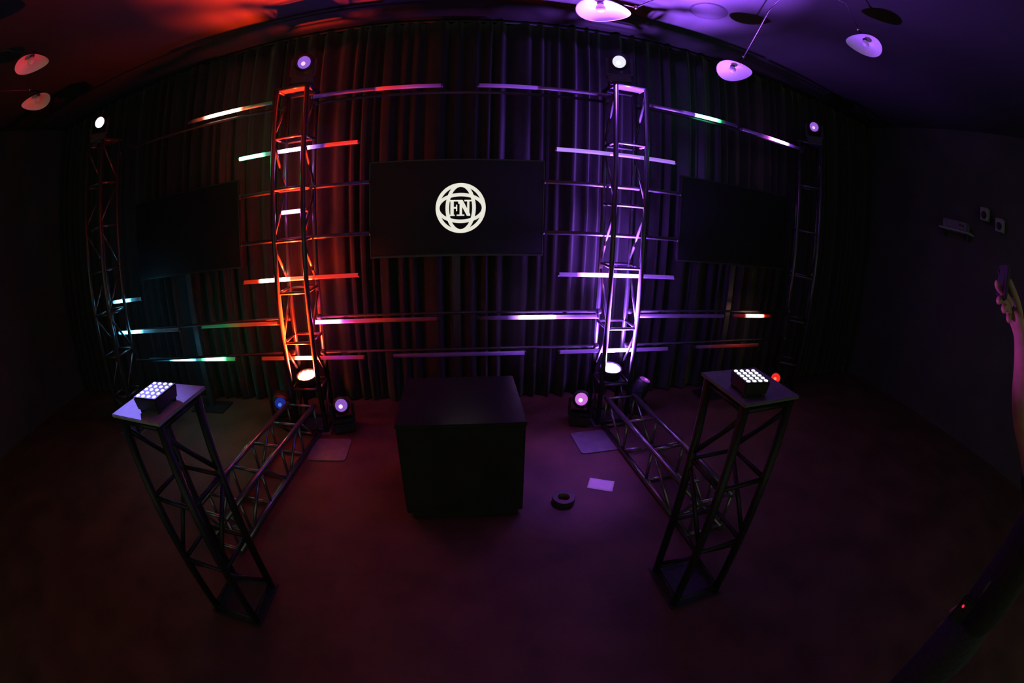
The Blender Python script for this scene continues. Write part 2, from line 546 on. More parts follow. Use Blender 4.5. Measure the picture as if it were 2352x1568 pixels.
led_tube(-3.26, -2.06, 0.648, 'lowest tube light with one cyan-white and one green stretch',
         [(-3.26, CYAN, 0.03), (-2.95, CYAN, 0.15), (-2.85, CYAN, HOT), (-2.62, CYAN, HOT), (-2.55, CYAN, 0.4), (-2.49, GREEN, 0.5), (-2.43, GREEN, HOT), (-2.21, GREEN, HOT), (-2.17, GREEN, 0.5), (-2.06, GREEN, 0.12)], y=3.26)
led_tube(-1.79, -0.80, 0.640, 'lowest tube light crossing the red tower, orange-hot inside it',
         [(-1.79, RED, 0.25), (-1.61, RED, 0.4), (-1.45, ORANGE, 0.8), (-1.42, (1, .40, .12), 12), (-1.29, (1, .40, .12), 12), (-1.2, RED, 0.5), (-1.0, (.6, .03, .5), 0.4), (-0.80, RED, 0.15)])
led_tube(-0.56, 0.54, 0.648, 'almost dark lowest tube light between the two inner towers, violet-ended',
         [(-0.56, MAG, 0.01), (0.2, VIOLET, 0.05), (0.44, VIOLET, 0.25), (0.54, VIOLET, 0.4)])
led_tube(0.83, 1.865, 0.646, 'lowest tube light crossing the violet tower, white-hot inside it',
         [(0.83, VIOLET, 0.35), (1.18, VIOLET, 0.6), (1.24, WVIO, 12), (1.46, WVIO, 12), (1.52, VIOLET, 0.5), (1.865, VIOLET, 0.12)])
led_tube(2.17, 3.0, 0.648, 'almost dark lowest tube light with a faint red tinge near the unlit tower',
         [(2.17, VIOLET, 0.01), (2.4, RED, 0.05), (2.7, RED, 0.09), (3.0, RED, 0.02)], y=3.30)

# ------------------------------------------------------------------ PAR cans in the tower feet
def par_can(loc, label, color, watts, tilt_to):
    root = thing('par_can', label, 'stage lamp', Matrix.Translation(loc), 'uplights inside the tower feet')
    obj('shelf', box_mesh('shelf', (0, 0, 0.004), (0.222, 0.222, 0.008), 0.002), M['black_metal'], root)
    d = Vector(tilt_to).normalized()
    A = Matrix.Translation((0, 0, 0.062)) @ d.to_track_quat('Z', 'Y').to_matrix().to_4x4()
    can = obj('housing', lathe_mesh('housing', [(0.03, -0.045), (0.07, -0.042), (0.096, -0.02), (0.100, 0.03), (0.100, 0.045), (0.090, 0.045), (0.088, 0.027)], 32), M['black_metal'], root, A)
    lens = obj('lens', lathe_mesh('lens', [(0.0, 0.030), (0.086, 0.030), (0.086, 0.034), (0.0, 0.034)], 32), emitter('par_lens', color, 40.0), root, A)
    led = lathe_mesh('led', [(0.0145, 0.034), (0.0145, 0.038), (0.008, 0.043), (0.0, 0.044)], 12)
    led.materials.append(emitter('par_led', tuple(min(1, c + 0.12) for c in color), 120.0))
    spots = [(0, 0)] + [(0.034 * cos(2 * pi * k / 6), 0.034 * sin(2 * pi * k / 6)) for k in range(6)] + [(0.066 * cos(2 * pi * k / 11), 0.066 * sin(2 * pi * k / 11)) for k in range(11)]
    for x, y in spots:
        obj('led', led, None, lens, Matrix.Translation((x, y, 0)))
    bm = bmesh.new()
    pts = [Vector((0.108, 0, 0.0))] + [Vector((0.108 * cos(t), 0, -0.0 - 0.052 * sin(t))) for t in [0.3, 0.8, 1.3, 1.8, 2.3, 2.8]] + [Vector((-0.108, 0, 0.0))]
    add_tube_path(bm, [p + Vector((0, 0, 0.062)) for p in pts], 0.006, 8)
    obj('yoke', mesh_of(bm, 'yoke', True), M['black_metal'], root)
    for nm, w, cone in (('par_beam', watts[0], 43), ('par_spill', watts[1], 118)):
        ld = bpy.data.lights.new(nm, 'SPOT')
        ld.energy, ld.color = w, color
        ld.spot_size, ld.spot_blend, ld.shadow_soft_size = radians(cone), 1.0, 0.05
        lo = bpy.data.objects.new(nm, ld)
        COL.objects.link(lo)
        lo.parent = root
        lo.matrix_local = A @ Matrix.Translation((0, 0, 0.06)) @ Matrix.Rotation(pi, 4, 'X')
    return root


par_can((-1.345, 3.262, 0.395), 'round uplight burning orange-red inside the foot of the red tower', RED, PAR_RED_W, (0, -0.20, 1))
par_can((1.300, 3.262, 0.395), 'round uplight burning violet-white inside the foot of the violet tower', VIOLET, PAR_VIOLET_W, (0, -0.20, 1))

# ------------------------------------------------------------------ moving heads
def moving_head(loc, target, label, ring, core, beam=None, beam_cone=40, group='moving head lights'):
    """ring/core: (colour, strength) of the lens and of its bright middle; loc is the underside of the base"""
    loc = Vector(loc)
    pivot = loc + Vector((0, 0, 0.235))
    d = (Vector(target) - pivot)
    pan = math.atan2(d.y, d.x) - pi / 2
    tilt = math.atan2(d.z, math.hypot(d.x, d.y))
    root = thing('moving_head', label, 'moving light', Matrix.Translation(loc) @ Matrix.Rotation(pan, 4, 'Z'), group)
    obj('base', box_mesh('base', (0, 0, 0.045), (0.19, 0.17, 0.075), 0.012), M['black_metal'], root)
    for s in (-1, 1):
        for t in (-1, 1):
            obj('foot', lathe_mesh('foot', [(0.014, 0.0), (0.014, 0.01)], 10), M['black'], root, Matrix.Translation((0.075 * s, 0.065 * t, 0)))
    bm = bmesh.new()
    add_box(bm, (0, 0, 0.098), (0.215, 0.075, 0.03))
    for s in (-1, 1):
        add_box(bm, (0.098 * s, 0, 0.18), (0.022, 0.07, 0.16))
    bmesh.ops.bevel(bm, geom=bm.edges[:], offset=0.006, segments=2, affect='EDGES', clamp_overlap=True)
    obj('yoke', mesh_of(bm, 'yoke'), M['black_metal'], root)
    H = Matrix.Translation((0, 0, 0.235)) @ Matrix.Rotation(tilt - pi / 2, 4, 'X')   # local +Z looks along the beam
    head = obj('head', lathe_mesh('head', [(0.0, -0.10), (0.045, -0.098), (0.068, -0.08), (0.078, -0.04), (0.080, 0.02), (0.074, 0.075), (0.064, 0.105), (0.058, 0.108), (0.055, 0.098), (0.0, 0.096)], 32), M['black_metal'], root, H)
    ln = obj('lens', lathe_mesh('lens', [(0.054, 0.0975), (0.052, 0.103), (0.036, 0.109), (0.021, 0.1115), (0.0, 0.1115)], 32), emitter('head_lens', *ring), root, H)
    obj('lamp_core', lathe_mesh('lamp_core', [(0.018, 0.1115), (0.013, 0.1145), (0.0, 0.116)], 20), emitter('head_core', *core), ln, Matrix.Translation((0.006, 0.010, 0)))
    if beam:
        ld = bpy.data.lights.new('head_beam', 'SPOT')
        ld.energy, ld.color = beam[1], beam[0]
        ld.spot_size, ld.spot_blend, ld.shadow_soft_size = radians(beam_cone), 1.0, 0.03
        lo = bpy.data.objects.new('head_beam', ld)
        COL.objects.link(lo)
        lo.parent = root
        bd = Vector(beam[2]) - pivot if len(beam) > 2 else d
        inv = root.matrix_world.inverted()
        p = pivot + d.normalized() * 0.13
        lo.matrix_local = inv @ (Matrix.Translation(p) @ (-bd).to_track_quat('Z', 'Y').to_matrix().to_4x4())
    return root


ZT = 2.902
VLENS = (0.40, 0.13, 0.85)
moving_head((-1.285, YT - 0.045, ZT), CAM, 'moving head with pale violet lens on top of the red tower', (VLENS, 0.75), ((.7, .6, 1), 1.2))
moving_head((1.252, YT - 0.045, ZT), CAM, 'moving head with glaring white lens on top of the violet tower', ((0.72, 0.72, 1.0), 1.15), ((1, 1, 1), 2.0),
            beam=((0.36, 0.08, 1.0), 260.0, (0.84, 2.62, 0.1)), beam_cone=27)
moving_head((3.78, 3.42, ZT), CAM, 'moving head with small violet lens on top of the unlit outer tower', (VLENS, 0.75), ((.8, .6, 1), 1.0))
moving_head((-3.60, 2.965, ZT), CAM, 'moving head with blazing blue-white lens on the tower beyond the blue-lit table', ((0.72, 0.66, 1.0), 3.0), ((1, 1, 1), 5.0),
            beam=((0.24, 0.20, 1.0), 620.0, (-1.32, 1.19, 1.22)), beam_cone=11)
moving_head((-1.045, 3.20, 0.0), CAM, 'moving head on the floor with violet lens, between the red tower and the plinth', ((0.36, 0.13, 0.75), 0.7), ((.85, .7, 1), 1.3),
            beam=((0.60, 0.08, 0.85), 360.0, (1.06, 0.20, 1.80)), beam_cone=17)
moving_head((-1.68, 3.30, 0.0), (-0.6, 0.4, 0.5), 'moving head on the floor with dim blue lens, outside the red tower', ((0.02, 0.05, 0.6), 0.35), ((.1, .25, 1), 0.7))
moving_head((1.035, 3.20, 0.0), CAM, 'moving head on the floor with pink lens, between the violet tower and the plinth', ((0.72, 0.17, 0.85), 0.85), ((1, .8, 1), 1.3))
moving_head((1.66, 3.34, 0.0), (2.6, 2.8, 3.6), 'moving head on the floor tilted up, outside the violet tower', ((0.45, 0.06, 0.75), 0.5), ((.7, .2, .9), 1.0),
            beam=((0.75, 0.10, 0.95), 16.0, (2.62, 2.80, 3.69)), beam_cone=16)
moving_head((3.425, 3.325, 0.0), CAM, 'moving head with red lens standing at the foot of the unlit tower', ((1.0, 0.02, 0.01), 0.9), ((1, .2, .1), 1.3))

# ------------------------------------------------------------------ televisions
def television(cx, label, emblem=False, y=3.50, w=1.44, h=0.81, cz=1.83):
    root = thing('television', label, 'television', Matrix.Translation((cx, y, 0)), 'wide televisions between the towers')
    obj('panel', box_mesh('panel', (0, 0.022, cz), (w, 0.04, h), 0.004), M['black'], root)
    obj('screen', box_mesh('screen', (0, 0.0005, cz + 0.004), (w - 0.024, 0.003, h - 0.032)), M['screen'], root)
    for nm, c, s in (('bezel', (0, 0, cz + h / 2 - 0.005), (w, 0.008, 0.010)), ('bezel', (0, 0, cz - h / 2 + 0.008), (w, 0.008, 0.016)),
                     ('bezel', (-w / 2 + 0.005, 0, cz), (0.010, 0.008, h - 0.026)), ('bezel', (w / 2 - 0.005, 0, cz), (0.010, 0.008, h - 0.026))):
        obj(nm, box_mesh('bezel', c, s, 0.002), M['laminate'], root)
    obj('stand_pole', box_mesh('stand_pole', (0, 0.07, 0.72), (0.07, 0.05, 1.42), 0.005), M['black_metal'], root)
    obj('stand_foot', box_mesh('stand_foot', (0, 0.04, 0.008), (0.46, 0.26, 0.016), 0.004), M['black'], root)
    if emblem:
        ex, ez, R = 0.036, 1.824, 0.205
        U = R / 450.0

        def P(px, py):
            return ((px - 767) * U, -(py - 764) * U)

        def prism(bm, poly):
            f = [bm.verts.new((x, -0.0035, z)) for x, z in poly]
            g = [bm.verts.new((x, -0.0012, z)) for x, z in poly]
            bm.faces.new(f)
            bm.faces.new(g[::-1])
            for k in range(len(f)):
                j = (k + 1) % len(f)
                bm.faces.new((f[k], g[k], g[j], f[j]))

        def ring(bm, ao, bo, ai, bi, n=64):
            V = []
            for k in range(n):
                t = 2 * pi * k / n
                V.append([bm.verts.new((a * U * cos(t), yy, b * U * sin(t))) for a, b, yy in ((ao, bo, -0.0035), (ai, bi, -0.0035), (ai, bi, -0.0012), (ao, bo, -0.0012))])
            for k in range(n):
                j = (k + 1) % n
                for q in range(4):
                    bm.faces.new((V[k][q], V[j][q], V[j][(q + 1) % 4], V[k][(q + 1) % 4]))
        E_ = Matrix.Translation((ex, -0.0005, ez))
        for ao, bo, ai, bi in ((446, 455, 381, 390), (270, 446, 205, 384), (440, 274, 376, 211)):
            bm = bmesh.new()
            ring(bm, ao, bo, ai, bi)
            obj('emblem_ring', mesh_of(bm, 'emblem_ring'), M['emblem'], root, E_)
        bm = bmesh.new()
        for poly in ([(584, 618), (644, 618), (644, 908), (584, 908)], [(566, 886), (662, 886), (662, 908), (566, 908)],
                     [(566, 618), (748, 618), (748, 646), (566, 646)], [(716, 640), (748, 640), (748, 690), (728, 690)],
                     [(644, 745), (690, 745), (690, 778), (644, 778)], [(686, 705), (706, 705), (706, 822), (686, 822)]):
            prism(bm, [P(*q) for q in poly])
        obj('letter', mesh_of(bm, 'letter'), M['emblem'], root, E_)
        bm = bmesh.new()
        for poly in ([(748, 640), (794, 640), (794, 890), (748, 890)], [(697, 884), (834, 884), (834, 908), (697, 908)],
                     [(742, 618), (800, 618), (938, 880), (938, 908), (880, 908), (742, 650)],
                     [(882, 640), (922, 640), (922, 884), (882, 860)], [(832, 618), (964, 618), (964, 646), (832, 646)]):
            prism(bm, [P(*q) for q in poly])
        obj('letter', mesh_of(bm, 'letter'), M['emblem'], root, E_)
    return root


television(-0.02, 'black television between the inner towers showing a white FN globe emblem', True)
television(-2.72, 'dark switched-off television between the red tower and the cyan-lit outer tower')
television(2.70, 'dark switched-off television between the violet tower and the unlit outer tower')

# ------------------------------------------------------------------ LED panels on the tables
def led_panel(loc, rz, label, w=0.148, d=0.158, hgt=0.06):
    root = thing('dot_light', label, 'LED light', Matrix.Translation(loc) @ Matrix.Rotation(rz, 4, 'Z'), 'square LED lights on the truss tables')
    bm = bmesh.new()
    vs_ = add_box(bm, (0, 0, 0.008 + hgt / 2), (w, d, hgt - 0.004))
    for v in vs_:
        if v.co.z < 0.02:
            v.co.x *= 0.90
            v.co.y *= 0.90
    bmesh.ops.bevel(bm, geom=bm.edges[:], offset=0.005, segments=2, affect='EDGES', clamp_overlap=True)
    obj('housing', mesh_of(bm, 'housing'), M['black'], root)
    for sx in (-1, 1):
        for sy in (-1, 1):
            obj('foot', lathe_mesh('foot', [(0.010, 0), (0.010, 0.012)], 10), M['black'], root, Matrix.Translation((sx * w * 0.36, sy * d * 0.36, 0)))
    led = lathe_mesh('led', [(0.0088, 0), (0.0088, 0.002), (0.006, 0.004), (0, 0.005)], 14)
    led.materials.append(emitter('white_led', (0.82, 0.80, 1.0), 2.2))
    for i in range(4):
        for j in range(5):
            obj('led', led, None, root, Matrix.Translation(((i - 1.5) * w * 0.235, (j - 2) * d * 0.19, 0.006 + hgt)))
    return root


led_panel((-1.215, 1.193, 1.220), radians(-2), 'square black LED light with twenty white dots on the blue-lit table')
led_panel((1.092, 1.205, 1.220), radians(-6), 'square black LED light with twenty white dots on the dim table', 0.125, 0.135, 0.058)

# ------------------------------------------------------------------ plinth and things on the floor
pl = thing('plinth', 'low black square plinth standing in the middle of the floor', 'plinth', Matrix.Translation((-0.009, 2.36, 0)))
PW, PD, PH = 0.736, 0.66, 0.70
obj('body', box_mesh('body', (0, 0, 0.05 + (PH - 0.075) / 2), (PW - 0.012, PD - 0.012, PH - 0.075), 0.004), M['laminate'], pl)
obj('top', box_mesh('top', (0, 0, PH - 0.0125), (PW, PD, 0.025), 0.003), M['laminate'], pl)
obj('kick_base', box_mesh('kick_base', (0, 0, 0.025), (PW - 0.06, PD - 0.06, 0.05), 0.003), M['black'], pl)


def floor_plate(c, rz, s, label):
    bm = bmesh.new()
    r = 0.035
    n = 6
    poly = []
    for cx, cy, a0 in ((s / 2 - r, s / 2 - r, 0), (-s / 2 + r, s / 2 - r, pi / 2), (-s / 2 + r, -s / 2 + r, pi), (s / 2 - r, -s / 2 + r, 1.5 * pi)):
        for k in range(n + 1):
            t = a0 + pi / 2 * k / n
            poly.append((cx + r * cos(t), cy + r * sin(t)))
    lo = [bm.verts.new((x, y, 0.0)) for x, y in poly]
    hi = [bm.verts.new((x, y, 0.010)) for x, y in poly]
    bm.faces.new(lo)
    bm.faces.new(hi)
    for k in range(len(lo)):
        j = (k + 1) % len(lo)
        bm.faces.new((lo[k], lo[j], hi[j], hi[k]))
    o = obj('floor_plate', mesh_of(bm, 'floor_plate'), M['plate'], None, Matrix.Translation(c) @ Matrix.Rotation(rz, 4, 'Z'))
    tag(o, label, 'plate', 'steel plates on the floor')


floor_plate((-1.10, 2.85, 0.0), radians(2), 0.33, 'flat square steel plate on the floor in front of the red tower, by its truss')
floor_plate((1.075, 2.86, 0.0), radians(3), 0.33, 'flat square steel plate on the floor in front of the violet tower, by its truss')

bm = bmesh.new()
pg = []
for i in range(9):
    for j in range(5):
        u, v = i / 8 - .5, j / 4 - .5
        pg.append(bm.verts.new((u * 0.182, v * 0.128, 0.0015 + 0.006 * max(0, u - 0.25) ** 2 * 8 + 0.004 * max(0, -v - 0.3))))
for i in range(8):
    for j in range(4):
        bm.faces.new((pg[i * 5 + j], pg[i * 5 + 5 + j], pg[i * 5 + 6 + j], pg[i * 5 + 1 + j]))
po = obj('paper_sheet', mesh_of(bm, 'paper_sheet', True), M['paper'], None, Matrix.Translation((0.952, 2.278, 0)) @ Matrix.Rotation(radians(-26), 4, 'Z'))
so = po.modifiers.new('thickness', 'SOLIDIFY')
so.thickness = 0.0006
tag(po, 'small pale sheet of paper lying on the floor, lit violet', 'paper')

tp = thing('tape_roll', 'roll of black tape lying flat on the floor beside the plinth', 'tape', Matrix.Translation((0.642, 2.135, 0)))
obj('tape', lathe_mesh('tape', [(0.046, 0.0), (0.074, 0.0), (0.076, 0.003), (0.076, 0.045), (0.074, 0.048), (0.046, 0.048), (0.046, 0.0)], 40, smooth=False, cap=False), M['tape'], tp)
bm = bmesh.new()
V = []
for k in range(40):
    t = 2 * pi * k / 40
    V.append([bm.verts.new((r * cos(t), r * sin(t), z)) for r, z in ((0.046, 0.0005), (0.046, 0.0475), (0.042, 0.0475), (0.042, 0.0005))])
for k in range(40):
    for q in range(4):
        bm.faces.new((V[k][q], V[(k + 1) % 40][q], V[(k + 1) % 40][(q + 1) % 4], V[k][(q + 1) % 4]))
obj('core', mesh_of(bm, 'core'), principled('card_core', (0.25, 0.18, 0.12), 0.9, noise=0.1), tp)

# ------------------------------------------------------------------ three-armed ceiling lamps with egg-shaped shades
def egg_shade(root, c, tip, phi, size=(0.30, 0.215), tilt=0.0, depth=0.07):
    """c centre of the opening; tip +1/-1: pointed end towards the right or left of the room; phi: how far the opening turns from facing the hall to facing down"""
    c = Vector(c)
    base = root.matrix_world.translation
    v = (CAM - c).normalized()
    down = Vector((0, 0, -1))
    ax = v.cross(down).normalized()
    n = Matrix.Rotation(phi, 3, ax) @ v
    right = (c - CAM).cross(Vector((0, 0, 1))).normalized()
    a = Matrix.Rotation(tilt, 3, -v) @ right * tip
    a = (a - n * a.dot(n)).normalized()
    w = n.cross(a)
    Mx = Matrix(((a.x, w.x, n.x, c.x - base.x), (a.y, w.y, n.y, c.y - base.y), (a.z, w.z, n.z, c.z - base.z), (0, 0, 0, 1)))
    L, W = size

    def bowl(off, flip):
        bm = bmesh.new()
        N, rows = 48, []
        for s in (1.0, 0.93, 0.82, 0.68, 0.5, 0.3, 0.12):
            row = []
            for k in range(N):
                t = 2 * pi * k / N
                row.append(bm.verts.new(((L / 2 + off) * cos(t) * s, (W / 2 + off) * sin(t) * (1 - 0.30 * cos(t)) * s, -(depth + off) * (1 - s ** 2.2))))
            rows.append(row)
        for r0, r1 in zip(rows, rows[1:]):
            for k in range(N):
                j = (k + 1) % N
                bm.faces.new((r0[k], r0[j], r1[j], r1[k]))
        bm.faces.new(rows[-1])
        return bm
    sh = obj('shade', mesh_of(bowl(0.004, False), 'shade', True), M['shade_out'], root, Mx)
    ln = obj('lining', mesh_of(bowl(0.0, True), 'lining', True), M['shade_in'], sh)
    bm = bmesh.new()
    N = 48
    ri = [bm.verts.new((L / 2 * cos(2 * pi * k / N), W / 2 * sin(2 * pi * k / N) * (1 - 0.30 * cos(2 * pi * k / N)), 0.0)) for k in range(N)]
    ro = [bm.verts.new(((L / 2 + .004) * cos(2 * pi * k / N), (W / 2 + .004) * sin(2 * pi * k / N) * (1 - 0.30 * cos(2 * pi * k / N)), 0.0)) for k in range(N)]
    for k in range(N):
        bm.faces.new((ri[k], ri[(k + 1) % N], ro[(k + 1) % N], ro[k]))
    obj('rim', mesh_of(bm, 'rim'), M['shade_out'], sh)
    obj('bulb', lathe_mesh('bulb', [(0.012, -0.068), (0.014, -0.052), (0.024, -0.036), (0.029, -0.022), (0.026, -0.008), (0.016, 0.002), (0.0, 0.006)], 20), M['bulb'], sh, Matrix.Translation((-0.015, 0, 0)))
    obj('socket', lathe_mesh('socket', [(0.017, -depth - 0.03), (0.020, -depth - 0.02), (0.020, -depth + 0.012), (0.013, -depth + 0.02)], 18), M['shade_out'], sh, Matrix.Translation((-0.015, 0, 0)))
    return c + n * (-depth - 0.03) + a * (-0.015)


def arm_lamp(hub, label, arms):
    hub = Vector(hub)
    root = thing('ceiling_lamp', label, 'lamp', Matrix.Translation(hub), 'ceiling lamps with arms and egg-shaped shades')
    obj('canopy', lathe_mesh('canopy', [(0.0, ZC - hub.z), (0.06, ZC - hub.z), (0.06, ZC - hub.z - 0.02), (0.02, ZC - hub.z - 0.035), (0.012, ZC - hub.z - 0.04), (0.012, 0.0), (0.0, -0.012)], 24), M['shade_out'], root)
    for c, tip, phi, tilt, via in arms:
        end = egg_shade(root, c, tip, phi, tilt=tilt)
        pts = [Vector((0, 0, 0))] + [Vector(p) - hub for p in via] + [end - hub]
        bm = bmesh.new()
        add_tube_path(bm, pts, 0.0055, 8)
        obj('arm', mesh_of(bm, 'arm', True), M['shade_out'], root)
        obj('joint', lathe_mesh('joint', [(0.0, -0.013), (0.009, -0.009), (0.013, 0), (0.009, 0.009), (0.0, 0.013)], 14), M['brass'], root, Matrix.Translation(pts[-2] if len(pts) > 2 else pts[-1]))


arm_lamp((1.95, 1.72, 3.56), 'black ceiling lamp whose three egg shades glow violet', [
    ((0.747, 2.134, 3.03), 1, radians(50), radians(10), [(1.25, 1.96, 3.30), (0.93, 2.10, 3.085)]),
    ((2.093, 2.767, 3.136), 1, radians(36), radians(-4), [(1.97, 2.10, 3.45), (2.12, 2.66, 3.25)]),
    ((2.637, 1.723, 3.376), -1, radians(38), radians(8), [(2.25, 1.55, 3.50), (2.545, 1.69, 3.46)]),
])
arm_lamp((-3.35, 0.85, 3.50), 'black ceiling lamp whose two egg shades glow crimson', [
    ((-2.703, 1.344, 3.183), 1, radians(54), radians(0), [(-2.95, 1.15, 3.38), (-2.74, 1.33, 3.27)]),
    ((-3.232, 1.764, 3.136), -1, radians(54), radians(0), [(-3.25, 1.30, 3.22), (-3.23, 1.66, 3.23)]),
])

# flush round fittings in the ceiling
hc = thing('ceiling_hatch', 'pale round access cover flush with the violet-lit ceiling', 'hatch', Matrix.Translation((1.92, 2.81, ZC)))
obj('cover', lathe_mesh('cover', [(0.0, -0.006), (0.15, -0.006), (0.152, 0.0)], 40), M['ceiling'], hc)
bm = bmesh.new()
V = []
for k in range(48):
    t = 2 * pi * k / 48
    V.append([bm.verts.new((r * cos(t), r * sin(t), z)) for r, z in ((0.154, -0.001), (0.156, -0.004), (0.163, -0.004), (0.165, -0.001))])
for k in range(48):
    for q in range(4):
        bm.faces.new((V[k][q], V[(k + 1) % 48][q], V[(k + 1) % 48][(q + 1) % 4], V[k][(q + 1) % 4]))
obj('gap_ring', mesh_of(bm, 'gap_ring'), M['black'], hc)

# ------------------------------------------------------------------ person with a raised arm, holding up a phone
def skin_mesh(name, chains, mat, parent=None, sub=2, at=None):
    """chains: list of lists of (x, y, z, radius); a chain whose first point repeats an earlier point is welded to it"""
    verts, edges, rad, index, roots = [], [], [], {}, []
    for ch in chains:
        prev = None
        for i, (x, y, z, r) in enumerate(ch):
            key = (round(x, 4), round(y, 4), round(z, 4))
            if key not in index:
                index[key] = len(verts)
                verts.append((x, y, z))
                rad.append(r)
                if i == 0:
                    roots.append(index[key])
            k = index[key]
            if prev is not None:
                edges.append((prev, k))
            prev = k
    me = bpy.data.meshes.new(name)
    me.from_pydata(verts, edges, [])
    o = bpy.data.objects.new(name, me)
    COL.objects.link(o)
    if parent is not None:
        o.parent = parent
    sm = o.modifiers.new('skin', 'SKIN')
    sm.use_smooth_shade = True
    sm.branch_smoothing = 0.6
    for i, v in enumerate(me.skin_vertices[0].data):
        v.radius = rad[i] if isinstance(rad[i], tuple) else (rad[i], rad[i])
        v.use_root = i in roots
    ss = o.modifiers.new('subdivision', 'SUBSURF')
    ss.levels = ss.render_levels = sub
    me.materials.append(mat)
    return o


# body in room coordinates: stands just beside the photographer, facing the stage
PEL = (1.47, -0.13, 0.96, (0.14, 0.095))
chains = [
    [PEL, (1.47, -0.125, 1.12, (0.14, 0.10)), (1.47, -0.12, 1.28, (0.155, 0.105)), (1.47, -0.12, 1.40, (0.15, 0.10)), (1.47, -0.115, 1.47, 0.085), (1.47, -0.10, 1.525, 0.066),
     (1.465, -0.080, 1.585, (0.078, 0.088)), (1.46, -0.072, 1.66, (0.090, 0.112)), (1.46, -0.08, 1.725, (0.082, 0.102)), (1.46, -0.085, 1.762, 0.045)],
    # raised near arm
    [(1.47, -0.12, 1.40, 0), (1.35, -0.09, 1.425, 0.062), (1.295, -0.03, 1.47, 0.056), (1.24, 0.06, 1.555, 0.047), (1.215, 0.115, 1.60, 0.041), (1.18, 0.135, 1.66, 0.043), (1.13, 0.155, 1.735, 0.034),
     (1.085, 0.172, 1.785, 0.026), (1.062, 0.188, 1.806, (0.036, 0.020)), (1.040, 0.210, 1.824, (0.038, 0.017))],
    # hanging far arm
    [(1.47, -0.12, 1.40, 0), (1.59, -0.13, 1.42, 0.062), (1.66, -0.15, 1.36, 0.055), (1.69, -0.17, 1.20, 0.046), (1.70, -0.17, 1.10, 0.040), (1.695, -0.13, 0.98, 0.036), (1.69, -0.09, 0.87, 0.026),
     (1.69, -0.075, 0.80, (0.022, 0.036)), (1.69, -0.06, 0.74, (0.016, 0.034))],
    # legs
    [PEL, (1.385, -0.13, 0.86, 0.080), (1.375, -0.12, 0.70, 0.070), (1.37, -0.11, 0.50, 0.052), (1.37, -0.125, 0.36, 0.056), (1.37, -0.14, 0.18, 0.040), (1.37, -0.14, 0.075, 0.036), (1.365, -0.04, 0.04, 0.034), (1.36, 0.04, 0.033, 0.028)],
    [PEL, (1.555, -0.13, 0.86, 0.080), (1.57, -0.12, 0.70, 0.070), (1.58, -0.12, 0.50, 0.052), (1.585, -0.135, 0.36, 0.056), (1.59, -0.15, 0.18, 0.040), (1.59, -0.15, 0.075, 0.036), (1.60, -0.05, 0.04, 0.034), (1.605, 0.03, 0.033, 0.028)],
    # fingers of the raised hand: index, middle, ring, little, then the thumb
    [(1.045, 0.205, 1.830, 0.011), (1.028, 0.236, 1.852, 0.0105), (1.012, 0.252, 1.858, 0.0095), (1.000, 0.256, 1.870, 0.0085)],
    [(1.040, 0.212, 1.822, 0.011), (1.018, 0.234, 1.838, 0.0105), (1.003, 0.243, 1.836, 0.0095), (1.001, 0.240, 1.824, 0.0085)],
    [(1.046, 0.204, 1.812, 0.011), (1.024, 0.224, 1.826, 0.0105), (1.011, 0.228, 1.823, 0.0095), (1.012, 0.219, 1.812, 0.0085)],
    [(1.056, 0.196, 1.802, 0.010), (1.036, 0.210, 1.812, 0.0092), (1.024, 0.212, 1.808, 0.0085), (1.022, 0.202, 1.798, 0.0075)],
    [(1.072, 0.178, 1.806, 0.013), (1.062, 0.196, 1.842, 0.0115), (1.052, 0.216, 1.866, 0.0105), (1.046, 0.232, 1.884, 0.009)],
    # fingers of the hanging hand
    [(1.69, -0.035, 0.75, 0.010), (1.69, -0.022, 0.71, 0.0098), (1.688, -0.016, 0.675, 0.009), (1.683, -0.018, 0.65, 0.008)],
    [(1.69, -0.055, 0.74, 0.0105), (1.69, -0.046, 0.695, 0.010), (1.687, -0.042, 0.66, 0.009), (1.681, -0.044, 0.632, 0.008)],
    [(1.69, -0.072, 0.74, 0.010), (1.69, -0.068, 0.698, 0.0098), (1.687, -0.066, 0.665, 0.009), (1.681, -0.068, 0.64, 0.008)],
    [(1.69, -0.088, 0.75, 0.009), (1.69, -0.088, 0.715, 0.0088), (1.687, -0.088, 0.69, 0.008), (1.682, -0.089, 0.67, 0.0072)],
    [(1.685, -0.045, 0.81, 0.012), (1.678, -0.018, 0.775, 0.011), (1.672, -0.008, 0.745, 0.0095)],
    # nose, ears
    [(1.46, 0.018, 1.672, 0.015), (1.46, 0.040, 1.650, 0.014), (1.46, 0.028, 1.632, 0.013)],
    [(1.384, -0.075, 1.672, 0.012), (1.372, -0.082, 1.655, 0.014), (1.382, -0.075, 1.632, 0.010)],
    [(1.536, -0.075, 1.672, 0.012), (1.548, -0.082, 1.655, 0.014), (1.538, -0.075, 1.632, 0.010)],
]
person = skin_mesh('person', chains, M['skin'])
tag(person, 'person in a black short-sleeved shirt at the picture edge raising a bare forearm', 'person')
skin_mesh('shirt', [
    [(1.47, -0.128, 0.88, (0.175, 0.128)), (1.47, -0.125, 1.12, (0.155, 0.115)), (1.47, -0.12, 1.28, (0.170, 0.120)), (1.47, -0.12, 1.40, (0.162, 0.112)), (1.47, -0.117, 1.46, 0.082)],
    [(1.47, -0.12, 1.40, 0), (1.35, -0.09, 1.425, 0.078), (1.295, -0.03, 1.47, 0.072), (1.262, 0.022, 1.52, 0.066)],
    [(1.47, -0.12, 1.40, 0), (1.59, -0.13, 1.42, 0.078), (1.66, -0.15, 1.36, 0.070), (1.68, -0.16, 1.25, 0.062)],
], M['shirt'], person)
